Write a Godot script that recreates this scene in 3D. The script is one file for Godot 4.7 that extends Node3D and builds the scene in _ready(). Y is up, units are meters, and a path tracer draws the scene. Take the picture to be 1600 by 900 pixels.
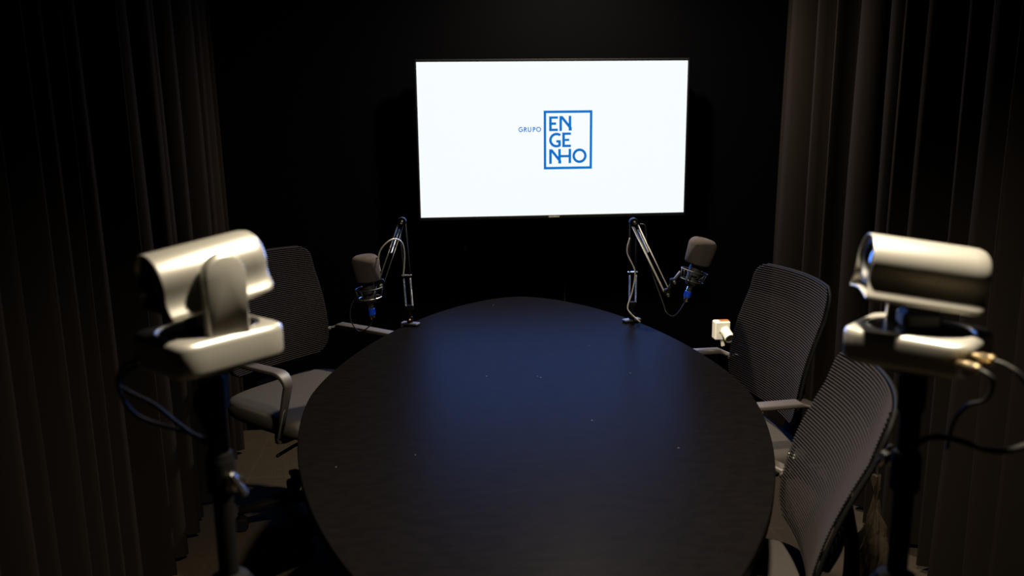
extends Node3D

# ---------------------------------------------------------------- camera numbers (photo frame 1600 x 900)
const EYE := Vector3(0.0, 1.51, 0.0)
const FOCAL := 1350.0
const PITCH := 11.7275
const YAW := 4.9758
const ROLL := -0.606
const TABLE_TOP := 0.74
var cam_basis := Basis()
var M := {}
var rng := RandomNumberGenerator.new()

# a pixel of the photograph met with the vertical plane z = depth
func at(px: float, py: float, depth: float) -> Vector3:
	var d: Vector3 = cam_basis * Vector3((px - 800.0) / FOCAL, -(py - 450.0) / FOCAL, -1.0)
	return EYE + d * ((depth - EYE.z) / d.z)

# ---------------------------------------------------------------- scene tree helpers
var taken := {}
func numbered(called: String) -> String:
	if not taken.has(called):
		taken[called] = 0
		return called
	taken[called] += 1
	return "%s_%03d" % [called, taken[called]]

func thing(called: String, label: String, category: String, where := Vector3.ZERO, turn := 0.0, group := "") -> Node3D:
	var o := Node3D.new()
	o.name = numbered(called)
	add_child(o)
	o.position = where
	o.rotation.y = turn
	o.set_meta("label", label)
	o.set_meta("category", category)
	if group:
		o.set_meta("group", group)
	return o

func part(called: String, mesh: Mesh, mat: Material, parent: Node, where := Vector3.ZERO) -> MeshInstance3D:
	var o := MeshInstance3D.new()
	o.name = called
	o.mesh = mesh
	o.material_override = mat
	o.position = where
	o.cast_shadow = GeometryInstance3D.SHADOW_CASTING_SETTING_ON
	parent.add_child(o, true)
	return o

func struct(called: String, mesh: Mesh, mat: Material, label: String, category: String, where := Vector3.ZERO) -> MeshInstance3D:
	var o := part(called, mesh, mat, self, where)
	o.set_meta("kind", "structure")
	o.set_meta("label", label)
	o.set_meta("category", category)
	return o

func copy_of(o: Node3D, label: String) -> Node3D:
	var c: Node3D = o.duplicate()
	c.name = numbered(String(o.name))
	add_child(c)
	c.set_meta("label", label)
	return c

# ---------------------------------------------------------------- mesh helpers
func quad(st: SurfaceTool, a: Vector3, b: Vector3, c: Vector3, d: Vector3) -> void:
	for v in [a, b, c, a, c, d]:
		st.add_vertex(v)

func begin(smooth := false) -> SurfaceTool:
	var st := SurfaceTool.new()
	st.begin(Mesh.PRIMITIVE_TRIANGLES)
	st.set_smooth_group(0 if smooth else -1)
	return st

func done(st: SurfaceTool) -> ArrayMesh:
	st.index()
	st.generate_normals()
	return st.commit()

# box with chamfered edges, centred at c
func box(st: SurfaceTool, c: Vector3, s: Vector3, bev := 0.003, b := Basis()) -> void:
	var h := s * 0.5
	bev = minf(bev, minf(h.x, minf(h.y, h.z)) * 0.9)
	var v := {}
	for sx in [-1, 1]:
		for sy in [-1, 1]:
			for sz in [-1, 1]:
				for ax in 3:
					var p := Vector3(sx * (h.x - bev), sy * (h.y - bev), sz * (h.z - bev))
					p[ax] += [sx, sy, sz][ax] * bev
					v[[sx, sy, sz, ax]] = c + b * p
	for ax in 3:
		var u: int = (ax + 1) % 3
		var w: int = (ax + 2) % 3
		for s1 in [-1, 1]:
			var q := []
			for k in [[-1, -1], [-1, 1], [1, 1], [1, -1]]:
				var key := [0, 0, 0, ax]
				key[ax] = s1
				key[u] = k[0]
				key[w] = k[1]
				q.append(v[key])
			if s1 > 0:
				quad(st, q[0], q[1], q[2], q[3])
			else:
				quad(st, q[3], q[2], q[1], q[0])
		for s1 in [-1, 1]:
			for s2 in [-1, 1]:
				var k1 := [0, 0, 0, u]
				var k2 := [0, 0, 0, w]
				var q := []
				for e in [[-1, u], [-1, w], [1, w], [1, u]]:
					var key := [0, 0, 0, e[1]]
					key[ax] = e[0]
					key[u] = s1
					key[w] = s2
					q.append(v[key])
				if s1 * s2 > 0:
					quad(st, q[3], q[2], q[1], q[0])
				else:
					quad(st, q[0], q[1], q[2], q[3])
	for sx in [-1, 1]:
		for sy in [-1, 1]:
			for sz in [-1, 1]:
				var a: Vector3 = v[[sx, sy, sz, 0]]
				var e: Vector3 = v[[sx, sy, sz, 1]]
				var f: Vector3 = v[[sx, sy, sz, 2]]
				for p in ([a, f, e] if sx * sy * sz > 0 else [a, e, f]):
					st.add_vertex(p)

func box_mesh(s: Vector3, bev := 0.003) -> ArrayMesh:
	var st := begin()
	box(st, Vector3.ZERO, s, bev)
	return done(st)

# a closed profile (Vector2 list, counter-clockwise) swept along a path; rx scales the profile's x, up is a hint for its y
func sweep(st: SurfaceTool, path: Array, profile: Array, up := Vector3.UP, scales := [], caps := true) -> void:
	var rings := []
	var n := path.size()
	var side := Vector3.ZERO
	for i in n:
		var t: Vector3 = (path[mini(i + 1, n - 1)] - path[maxi(i - 1, 0)]).normalized()
		var s := t.cross(up)
		if s.length() < 0.05:
			s = side if side != Vector3.ZERO else t.cross(Vector3.RIGHT)
		s = (s - t * s.dot(t)).normalized()
		if side != Vector3.ZERO and s.dot(side) < 0.0:
			s = -s
		side = s
		var w := s.cross(t)
		var k: float = scales[i] if scales.size() > i else 1.0
		var ring := []
		for p in profile:
			ring.append(path[i] + s * p.x * k + w * p.y * k)
		rings.append(ring)
	var m := profile.size()
	for i in n - 1:
		for j in m:
			var j2 := (j + 1) % m
			quad(st, rings[i][j], rings[i + 1][j], rings[i + 1][j2], rings[i][j2])
	if caps:
		for j in range(1, m - 1):
			for v in [rings[0][0], rings[0][j], rings[0][j + 1], rings[n - 1][0], rings[n - 1][j + 1], rings[n - 1][j]]:
				st.add_vertex(v)

func circle(r: float, n := 10) -> Array:
	var a := []
	for i in n:
		a.append(Vector2(cos(TAU * i / n), sin(TAU * i / n)) * r)
	return a

func rounded(w: float, h: float, r: float, n := 3) -> Array:
	var a := []
	for k in 4:
		var c := Vector2([1, -1, -1, 1][k] * (w * 0.5 - r), [1, 1, -1, -1][k] * (h * 0.5 - r))
		for i in n + 1:
			var t := PI * 0.5 * (k + float(i) / n)
			a.append(c + Vector2(cos(t), sin(t)) * r)
	return a

func smooth_path(pts: Array, each := 6) -> Array:
	var o := []
	for i in pts.size() - 1:
		var p0: Vector3 = pts[maxi(i - 1, 0)]
		var p3: Vector3 = pts[mini(i + 2, pts.size() - 1)]
		for k in each:
			o.append(pts[i].cubic_interpolate(pts[i + 1], p0, p3, float(k) / each))
	o.append(pts[-1])
	return o

func tube(pts: Array, r: float, n := 8, curved := false, each := 6) -> ArrayMesh:
	var st := begin(true)
	sweep(st, smooth_path(pts, each) if curved else pts, circle(r, n), Vector3(0.13, 0.97, 0.2).normalized())
	return done(st)

# lathe: profile of Vector2(radius, height) from bottom to top, around the axis
func lathe(profile: Array, n := 24, b := Basis(), o := Vector3.ZERO, smooth := false) -> ArrayMesh:
	var st := begin(smooth)
	lathe_into(st, profile, n, b, o)
	return done(st)

func lathe_into(st: SurfaceTool, profile: Array, n := 24, b := Basis(), o := Vector3.ZERO) -> void:
	for i in profile.size() - 1:
		for k in n:
			var a := TAU * k / n
			var c := TAU * (k + 1) / n
			var p: Vector2 = profile[i]
			var q: Vector2 = profile[i + 1]
			var v0 := o + b * Vector3(p.x * cos(a), p.y, p.x * sin(a))
			var v1 := o + b * Vector3(p.x * cos(c), p.y, p.x * sin(c))
			var v2 := o + b * Vector3(q.x * cos(c), q.y, q.x * sin(c))
			var v3 := o + b * Vector3(q.x * cos(a), q.y, q.x * sin(a))
			if q.x < 1e-6:
				for v in [v0, v1, v2]:
					st.add_vertex(v)
			elif p.x < 1e-6:
				for v in [v0, v2, v3]:
					st.add_vertex(v)
			else:
				quad(st, v0, v1, v2, v3)

# stack of closed rings (Array of Array[Vector3]) joined, ends closed to their centres
func loft(st: SurfaceTool, rings: Array, close := true) -> void:
	var m: int = rings[0].size()
	for i in rings.size() - 1:
		for j in m:
			var j2 := (j + 1) % m
			quad(st, rings[i][j], rings[i][j2], rings[i + 1][j2], rings[i + 1][j])
	if close:
		for e in [0, rings.size() - 1]:
			var c := Vector3.ZERO
			for p in rings[e]:
				c += p / m
			for j in m:
				var j2 := (j + 1) % m
				for v in ([c, rings[e][j2], rings[e][j]] if e == 0 else [c, rings[e][j], rings[e][j2]]):
					st.add_vertex(v)

# ---------------------------------------------------------------- materials
func noise_tex(freq: float, seed_: int, ramp: Array, size := 512, normal := false, strength := 4.0) -> NoiseTexture2D:
	var n := FastNoiseLite.new()
	n.seed = seed_
	n.frequency = freq
	n.fractal_octaves = 4
	var t := NoiseTexture2D.new()
	t.width = size
	t.height = size
	t.seamless = true
	t.noise = n
	t.as_normal_map = normal
	t.bump_strength = strength
	if ramp:
		var g := Gradient.new()
		g.set_color(0, ramp[0])
		g.set_color(1, ramp[1])
		t.color_ramp = g
	return t

func mat(called: String, lin: Color, rough: float, metal := 0.0, spec := 0.5) -> StandardMaterial3D:
	var m := StandardMaterial3D.new()
	m.resource_name = called
	m.albedo_color = lin.linear_to_srgb()
	m.roughness = rough
	m.metallic = metal
	m.metallic_specular = spec
	M[called] = m
	return m

func make_materials() -> void:
	var w := mat("wall_paint", Color(0.0008, 0.0008, 0.0010), 0.95, 0.0, 0.03)
	w.normal_enabled = true
	w.normal_texture = noise_tex(0.05, 3, [], 512, true, 2.0)
	w.normal_scale = 0.25
	w.uv1_triplanar = true
	w.uv1_world_triplanar = true
	w.uv1_scale = Vector3(2, 2, 2)
	mat("ceiling_paint", Color(0.004, 0.004, 0.004), 0.9, 0.0, 0.2)
	var c := mat("carpet", Color(1, 1, 1), 1.0, 0.0, 0.2)
	c.albedo_texture = noise_tex(0.22, 11, [Color(0.06, 0.05, 0.04), Color(0.31, 0.265, 0.21)])
	c.heightmap_enabled = true
	c.heightmap_texture = noise_tex(0.3, 12, [Color.BLACK, Color.WHITE])
	c.heightmap_scale = 0.6
	c.uv1_triplanar = true
	c.uv1_world_triplanar = true
	c.uv1_scale = Vector3(3, 3, 3)
	var f := mat("curtain_fabric", Color(0.0075, 0.0058, 0.0048), 0.95, 0.0, 0.05)
	f.rim_enabled = true
	f.rim = 0.02
	f.rim_tint = 0.6
	f.normal_enabled = true
	f.normal_texture = noise_tex(0.25, 5, [], 512, true, 3.0)
	f.normal_scale = 0.3
	f.uv1_triplanar = true
	f.uv1_scale = Vector3(6, 6, 6)
	var t := mat("table_laminate", Color(1, 1, 1), 0.38, 0.0, 0.036)
	t.albedo_texture = noise_tex(0.012, 21, [Color(0.027, 0.023, 0.0215), Color(0.039, 0.033, 0.031)], 1024)
	t.roughness_texture = noise_tex(0.02, 22, [Color(0.84, 0.84, 0.84), Color(1, 1, 1)], 1024)
	t.roughness_texture_channel = BaseMaterial3D.TEXTURE_CHANNEL_RED
	t.uv1_triplanar = true
	t.uv1_scale = Vector3(1.2, 1.2, 2.4)
	mat("dust_fleck", Color(0.03, 0.028, 0.026), 0.9)
	mat("table_steel", Color(0.02, 0.02, 0.02), 0.5)
	mat("black_plastic", Color(0.004, 0.0038, 0.0036), 0.6, 0.0, 0.12)
	var ap := mat("arm_plastic", Color(0.035, 0.029, 0.026), 0.55)
	ap.normal_enabled = true
	ap.normal_texture = noise_tex(0.3, 8, [], 256, true, 2.0)
	ap.normal_scale = 0.2
	ap.uv1_triplanar = true
	ap.uv1_scale = Vector3(8, 8, 8)
	mat("back_mesh", Color(0.0105, 0.0087, 0.0084), 0.85, 0.0, 0.12)
	var s := mat("seat_fabric", Color(1, 1, 1), 0.95, 0.0, 0.3)
	s.albedo_texture = noise_tex(0.35, 31, [Color(0.15, 0.138, 0.128), Color(0.215, 0.2, 0.185)])
	s.heightmap_enabled = true
	s.heightmap_texture = noise_tex(0.4, 32, [Color.BLACK, Color.WHITE])
	s.heightmap_scale = 0.15
	s.uv1_triplanar = true
	s.uv1_scale = Vector3(5, 5, 5)
	mat("silver_paint", Color(0.40, 0.385, 0.345), 0.34, 0.72)
	mat("lens_black", Color(0.004, 0.004, 0.004), 0.25)
	mat("lens_glass", Color(0.01, 0.01, 0.015), 0.05)
	mat("matt_black", Color(0.008, 0.008, 0.008), 0.6)
	mat("steel_rod", Color(0.5, 0.47, 0.42), 0.3, 0.9)
	mat("chrome", Color(0.75, 0.72, 0.66), 0.2, 1.0)
	mat("brass_plug", Color(0.75, 0.58, 0.34), 0.28, 1.0)
	var fo := mat("foam", Color(0.06, 0.049, 0.045), 1.0, 0.0, 0.2)
	fo.heightmap_enabled = true
	fo.heightmap_texture = noise_tex(0.35, 41, [Color.BLACK, Color.WHITE], 256)
	fo.heightmap_scale = 0.5
	fo.uv1_triplanar = true
	fo.uv1_scale = Vector3(14, 14, 14)
	mat("blue_ring", Color(0.0, 0.035, 0.42), 0.4)
	mat("rubber_cable", Color(0.009, 0.0085, 0.008), 0.55, 0.0, 0.3)
	mat("grey_cable", Color(0.34, 0.32, 0.28), 0.35)
	mat("blue_cable", Color(0.003, 0.006, 0.022), 0.55, 0.0, 0.3)
	mat("white_plastic", Color(0.86, 0.84, 0.75), 0.4)
	mat("socket_grey", Color(0.10, 0.09, 0.075), 0.5)
	mat("orange_tape", Color(0.45, 0.16, 0.04), 0.7)
	mat("paper_white", Color(0.8, 0.78, 0.70), 0.8)
	mat("bezel_black", Color(0.003, 0.003, 0.0035), 0.5, 0.0, 0.15)
	var b := mat("bag_plastic", Color(0.016, 0.012, 0.008), 0.25)
	b.clearcoat_enabled = true
	b.clearcoat = 0.4
	b.clearcoat_roughness = 0.25
	var g := mat("lamp_lens", Color(0.9, 0.85, 0.75), 0.5)
	g.emission_enabled = true
	g.emission = Color(1.0, 0.86, 0.66)
	g.emission_energy_multiplier = 4.0
	mat("lamp_housing", Color(0.02, 0.02, 0.02), 0.5)

# ---------------------------------------------------------------- the print on the television screen
var logo: Image
const LW := 1729
const LH := 972
const LX := 798.8 - 230.0   # where unit (0, 0) of the logo drawing falls on the image
const LY := 304.7 - 47.5
const INK := Color8(0, 112, 198)

func ink(x: int, y: int, cover: float) -> void:
	if cover <= 0.0:
		return
	var c := logo.get_pixel(x, y)
	logo.set_pixel(x, y, c.lerp(INK, minf(cover, 1.0)))

func draw_shape(lo: Vector2, hi: Vector2, sd: Callable) -> void:
	for y in range(int(LY + lo.y * 0.5) - 2, int(LY + hi.y * 0.5) + 3):
		for x in range(int(LX + lo.x * 0.5) - 2, int(LX + hi.x * 0.5) + 3):
			var u := Vector2((x + 0.5 - LX) * 2.0, (y + 0.5 - LY) * 2.0)
			ink(x, y, clampf(0.5 - sd.call(u) * 0.5, 0.0, 1.0))

func d_rect(x0: float, y0: float, x1: float, y1: float) -> void:
	var c := Vector2(x0 + x1, y0 + y1) * 0.5
	var h := Vector2(x1 - x0, y1 - y0) * 0.5
	draw_shape(Vector2(x0, y0), Vector2(x1, y1), func(u: Vector2) -> float: return maxf(absf(u.x - c.x) - h.x, absf(u.y - c.y) - h.y))

func d_para(x0: float, y0: float, x1: float, y1: float, w: float, y_min: float, y_max: float) -> void:  # slanted bar of horizontal width w
	var n := Vector2(y1 - y0, x0 - x1).normalized()
	draw_shape(Vector2(x0, y_min), Vector2(x1 + w, y_max), func(u: Vector2) -> float:
		var a := (u - Vector2(x0, y0)).dot(n)
		var b := (u - Vector2(x0 + w, y0)).dot(n)
		return maxf(maxf(-a, b), maxf(y_min - u.y, u.y - y_max)))

func d_ring(cx: float, cy: float, rx: float, ry: float, t: float, a0 := -400.0, a1 := -400.0, x_max := 4000.0, x_min := -4000.0) -> void:  # gap between a0 and a1 degrees (0 right, clockwise)
	draw_shape(Vector2(cx - rx, cy - ry), Vector2(cx + rx, cy + ry), func(u: Vector2) -> float:
		var p := Vector2((u.x - cx) / rx * ry, u.y - cy)
		var d := absf(p.length() - (ry - t * 0.5)) - t * 0.5
		var a := rad_to_deg(p.angle())
		return 9.0 if a > a0 and a < a1 else maxf(d, maxf(u.x - x_max, x_min - u.x)))

func make_logo() -> ImageTexture:
	logo = Image.create(LW, LH, false, Image.FORMAT_RGB8)
	logo.fill(Color8(247, 253, 255))
	for r in [[460, 95, 1088, 126], [460, 807, 1088, 838], [460, 95, 491, 838], [1057, 95, 1088, 838],
			[530, 168, 563, 352], [530, 168, 643, 197], [530, 244, 620, 274], [530, 322, 642, 352],
			[663, 165, 695, 352], [783, 163, 815, 348],
			[622, 468, 680, 498], [648, 468, 680, 528],
			[700, 373, 733, 557], [700, 373, 812, 402], [700, 452, 790, 480], [700, 527, 812, 557],
			[530, 583, 563, 768], [648, 581, 680, 765], [660, 657, 800, 687], [783, 580, 815, 762],
			[205, 298, 215, 360], [256, 298, 266, 338], [289, 298, 299, 338], [320, 298, 330, 360]]:
		d_rect(r[0], r[1], r[2], r[3])
	d_para(660, 163, 775, 303, 42, 165, 348)
	d_para(527, 581, 640, 720, 42, 583, 766)
	d_ring(625, 467, 95, 93, 32, -52, 8, 680)
	d_ring(925, 670, 92, 92, 32)
	# GRUPO, thin
	d_ring(165, 328, 30, 31, 10.0, -45, 0)
	d_rect(165, 326, 194, 334)
	d_ring(219, 316, 21, 17, 10.0, -400, -400, 4000, 212)
	d_rect(206, 299, 220, 307)
	d_rect(206, 325, 220, 333)
	d_para(216, 330, 238, 359, 10, 330, 359)
	d_ring(277.5, 337, 21.5, 23, 10.0, -180, 0)
	d_ring(333, 317, 21, 18, 10.0, -400, -400, 4000, 326)
	d_rect(320, 299, 334, 307)
	d_rect(320, 327, 334, 335)
	d_ring(394, 328, 31, 31, 10.0)
	return ImageTexture.create_from_image(logo)

# ---------------------------------------------------------------- chair
# a point of the backrest: u -1..1 across, v 0..1 up
const BACK_W := 0.475
const BACK_LOW := 0.565
const BACK_LEN := 0.435
var lean := 0.26
func back_half(v: float) -> float:
	var w := BACK_W * 0.5 * (1.0 + 0.03 * sin(PI * v))
	var r := 0.045
	var d := (1.0 - v) * BACK_LEN
	if d < r:
		w -= r - sqrt(maxf(0.0, r * r - (r - d) * (r - d)))
	var r2 := 0.07
	d = v * BACK_LEN
	if d < r2:
		w -= (r2 - sqrt(maxf(0.0, r2 * r2 - (r2 - d) * (r2 - d)))) * 0.8
	return w

func back_point(x: float, v: float, off := 0.0) -> Vector3:
	var u := x / (BACK_W * 0.5)
	var z := 0.038 * u * u + 0.018 * sin(PI * clampf(v * 1.2 + 0.06, 0.0, 1.0)) + off
	var y := v * BACK_LEN - 0.012 * u * u * v
	return Vector3(x, BACK_LOW + y * cos(lean) + z * sin(lean), -0.225 - y * sin(lean) + z * cos(lean))

func make_chair(label: String, tilt: float) -> Node3D:
	lean = tilt
	var c := thing("office_chair", label, "chair", Vector3.ZERO, 0.0, "mesh-back office chairs around the table")
	# the ribbed mesh: horizontal cords with gaps
	var st := begin()
	var ribs := 58
	for i in ribs:
		var v := (i + 0.5) / ribs
		var hw := back_half(v) - 0.003
		var dv := 0.40 / ribs
		for k in 16:
			var x0 := lerpf(-hw, hw, k / 16.0)
			var x1 := lerpf(-hw, hw, (k + 1) / 16.0)
			var a := [back_point(x0, v - dv, 0.0), back_point(x0, v, 0.0028), back_point(x0, v + dv, 0.0), back_point(x0, v, -0.0028)]
			var b := [back_point(x1, v - dv, 0.0), back_point(x1, v, 0.0028), back_point(x1, v + dv, 0.0), back_point(x1, v, -0.0028)]
			for e in 4:
				var e2 := (e + 1) % 4
				quad(st, a[e], a[e2], b[e2], b[e])
	part("back_mesh", done(st), M.back_mesh, c)
	# frame round the mesh, a little behind it
	var path := []
	for i in 25:
		path.append(back_point(back_half(i / 24.0), i / 24.0, -0.009))
	for i in range(1, 12):
		var hw := back_half(1.0)
		path.append(back_point(lerpf(hw, -hw, i / 12.0), 1.0, -0.009))
	for i in 25:
		path.append(back_point(-back_half(1.0 - i / 24.0), 1.0 - i / 24.0, -0.009))
	for i in range(1, 13):
		var hw := back_half(0.0)
		path.append(back_point(lerpf(-hw, hw, i / 12.0), 0.0, -0.009))
	st = begin(true)
	sweep(st, path, circle(0.005, 8), Vector3(0.05, 0.2, 1).normalized())
	part("back_frame", done(st), M.black_plastic, c)
	# spine and yoke behind the mesh
	st = begin(true)
	sweep(st, smooth_path([Vector3(0, 0.39, -0.10), Vector3(0, 0.40, -0.24), Vector3(0, 0.47, -0.305), Vector3(0, 0.60, -0.315), back_point(0, 0.42, -0.03)], 5), rounded(0.07, 0.022, 0.009), Vector3(0, 0.3, 1).normalized())
	part("back_spine", done(st), M.black_plastic, c)
	st = begin(true)
	sweep(st, smooth_path([back_point(-0.225, 0.28, -0.014), back_point(-0.12, 0.30, -0.03), back_point(0, 0.31, -0.034), back_point(0.12, 0.30, -0.03), back_point(0.225, 0.28, -0.014)], 5), rounded(0.02, 0.036, 0.007), Vector3.UP)
	part("back_yoke", done(st), M.black_plastic, c)
	# seat cushion: stacked rounded outlines, domed on top
	var rings := []
	for q in [[0.395, 0.90], [0.400, 0.965], [0.412, 1.0], [0.436, 1.0], [0.450, 0.985], [0.459, 0.955], [0.464, 0.90], [0.467, 0.72], [0.467, 0.45], [0.466, 0.12]]:
		var ring := []
		for k in 56:
			var a := TAU * k / 56
			var e := 0.38
			var x := signf(cos(a)) * pow(absf(cos(a)), e) * 0.268
			var z := signf(sin(a)) * pow(absf(sin(a)), e) * 0.258
			x *= 1.0 + 0.06 * (z / 0.245)
			var yy: float = q[0] + 0.033
			if q[0] > 0.44 and z > 0.12:
				yy -= (z * q[1] - 0.12) * (z * q[1] - 0.12) * 1.6 if z * q[1] > 0.12 else 0.0
			ring.append(Vector3(x * q[1], yy, z * q[1] - 0.012))
		rings.append(ring)
	for r in rings:
		r.reverse()
	st = begin(true)
	loft(st, rings)
	part("seat", done(st), M.seat_fabric, c)
	rings = []
	for q in [[0.365, 0.74], [0.372, 0.86], [0.394, 0.95], [0.402, 0.955]]:
		var ring := []
		for k in 40:
			var a := -TAU * k / 40
			ring.append(Vector3(signf(cos(a)) * pow(absf(cos(a)), 0.5) * 0.25 * q[1], q[0] + 0.033, -0.012 + signf(sin(a)) * pow(absf(sin(a)), 0.5) * 0.243 * q[1]))
		rings.append(ring)
	st = begin(true)
	loft(st, rings)
	part("seat_pan", done(st), M.black_plastic, c)
	# loop armrests: flat strap from the back frame forward, round the corner and down under the seat
	for s in [-1.0, 1.0]:
		var p := [back_point(s * 0.236, 0.2, -0.012), Vector3(s * 0.268, 0.648, -0.225), Vector3(s * 0.285, 0.668, -0.17), Vector3(s * 0.288, 0.668, -0.05), Vector3(s * 0.288, 0.668, 0.13)]
		for k in range(1, 6):
			var t := PI * 0.5 * k / 5.0
			p.append(Vector3(s * 0.288, 0.668 - 0.04 * (1.0 - cos(t)), 0.13 + 0.045 * sin(t)))
		p.append(Vector3(s * 0.287, 0.55, 0.150))
		p.append(Vector3(s * 0.284, 0.44, 0.108))
		p.append(Vector3(s * 0.272, 0.42, 0.090))
		p.append(Vector3(s * 0.24, 0.41, 0.084))
		p.append(Vector3(s * 0.16, 0.408, 0.08))
		st = begin(true)
		# the strap keeps its flat side square to the sideways axis
		var rr := []
		for i in p.size():
			var tt: Vector3 = (p[mini(i + 1, p.size() - 1)] - p[maxi(i - 1, 0)]).normalized()
			var sd := Vector3.RIGHT
			sd = (sd - tt * sd.dot(tt))
			if sd.length() < 0.6:
				sd = Vector3.DOWN * s
				sd = (sd - tt * sd.dot(tt)).normalized().lerp(Vector3(0, 0, 1), 0.0)
				var wv := Vector3(0, 0, 1)
				var ring2 := []
				for q in rounded(0.014, 0.04, 0.005):
					ring2.append(p[i] + sd * q.x + wv * q.y)
				var alt := []
				for q in rounded(0.04, 0.014, 0.005):
					alt.append(p[i] + wv * q.x * -s + Vector3.DOWN * q.y * -1.0)
				rr.append(alt)
				continue
			sd = sd.normalized()
			var wd := sd.cross(tt)
			var ring := []
			var wid: float = 0.046 if i < 6 else lerpf(0.046, 0.03, clampf((i - 6) / 4.0, 0.0, 1.0))
			for q in rounded(wid, 0.015, 0.005):
				ring.append(p[i] + sd * q.x + wd * q.y)
			rr.append(ring)
		loft(st, rr.slice(0, 12))
		sweep(st, [p[10], p[11], p[12], p[13], p[14]], rounded(0.028, 0.015, 0.005), Vector3(0, 0, 1))
		part("armrest", done(st), M.arm_plastic, c)
	# mechanism, column, base, castors
	st = begin()
	box(st, Vector3(0, 0.37, -0.02), Vector3(0.16, 0.075, 0.24), 0.012)
	part("tilt_mechanism", done(st), M.black_plastic, c)
	part("lever", tube([Vector3(-0.06, 0.35, 0.03), Vector3(-0.16, 0.352, 0.04), Vector3(-0.25, 0.345, 0.05)], 0.006), M.black_plastic, c)
	part("column", lathe([Vector2(0.03, 0.10), Vector2(0.03, 0.22), Vector2(0.016, 0.222), Vector2(0.016, 0.33)], 20), M.black_plastic, c)
	part("hub", lathe([Vector2(0, 0.07), Vector2(0.045, 0.07), Vector2(0.055, 0.09), Vector2(0.045, 0.13), Vector2(0.031, 0.135)], 20), M.black_plastic, c)
	for k in 5:
		var a := TAU * k / 5 + 0.3
		var d := Vector3(sin(a), 0, cos(a))
		st = begin(true)
		sweep(st, [d * 0.03 + Vector3(0, 0.10, 0), d * 0.12 + Vector3(0, 0.098, 0), d * 0.22 + Vector3(0, 0.088, 0), d * 0.31 + Vector3(0, 0.076, 0)], rounded(0.05, 0.03, 0.008), Vector3.UP, [1.15, 1.0, 0.85, 0.65])
		var leg := part("base_leg", done(st), M.black_plastic, c)
		st = begin()
		var side := Vector3(d.z, 0, -d.x)
		var b := Basis(d, side, d.cross(side))
		for s in [-1.0, 1.0]:
			lathe_into(st, [Vector2(0, -0.009), Vector2(0.022, -0.009), Vector2(0.025, -0.005), Vector2(0.025, 0.005), Vector2(0.022, 0.009), Vector2(0, 0.009)], 16, b, d * 0.305 + Vector3(0, 0.025, 0) + side * s * 0.014)
		box(st, d * 0.305 + Vector3(0, 0.05, 0), Vector3(0.018, 0.04, 0.018), 0.003)
		part("castor", done(st), M.black_plastic, leg)
	return c

# ---------------------------------------------------------------- PTZ camera
func rounded_square(w: float, r: float, n: int) -> Array:  # radius along n directions
	var out := []
	for k in n:
		var a := TAU * k / n
		var d := Vector2(cos(a), sin(a))
		var lo := 0.0
		var hi := w
		for i in 24:
			var m := (lo + hi) * 0.5
			var q := (d * m).abs() - Vector2.ONE * (w * 0.5 - r)
			var sd := Vector2(maxf(q.x, 0), maxf(q.y, 0)).length() + minf(maxf(q.x, q.y), 0.0) - r
			if sd > 0.0:
				hi = m
			else:
				lo = m
		out.append(d * lo)
	return out

func head_profile() -> Array:   # (depth, height), counter-clockwise seen from the lens end
	var a := []
	for k in 17:
		var t := PI * k / 16
		a.append(Vector2(0.034 * cos(t), 0.034 * sin(t) * 0.92))
	var flare := [[0.0332, -0.006], [0.0322, -0.012], [0.0320, -0.017], [0.0330, -0.022], [0.0352, -0.027], [0.0385, -0.032], [0.0405, -0.0355], [0.0395, -0.0385]]
	for q in flare:
		a.append(Vector2(-q[0], q[1]))
	for q in [[-0.02, -0.035], [0.0, -0.0335], [0.02, -0.035]]:
		a.append(Vector2(q[0], q[1]))
	flare.reverse()
	for q in flare:
		a.append(Vector2(q[0], q[1]))
	return a

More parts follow.
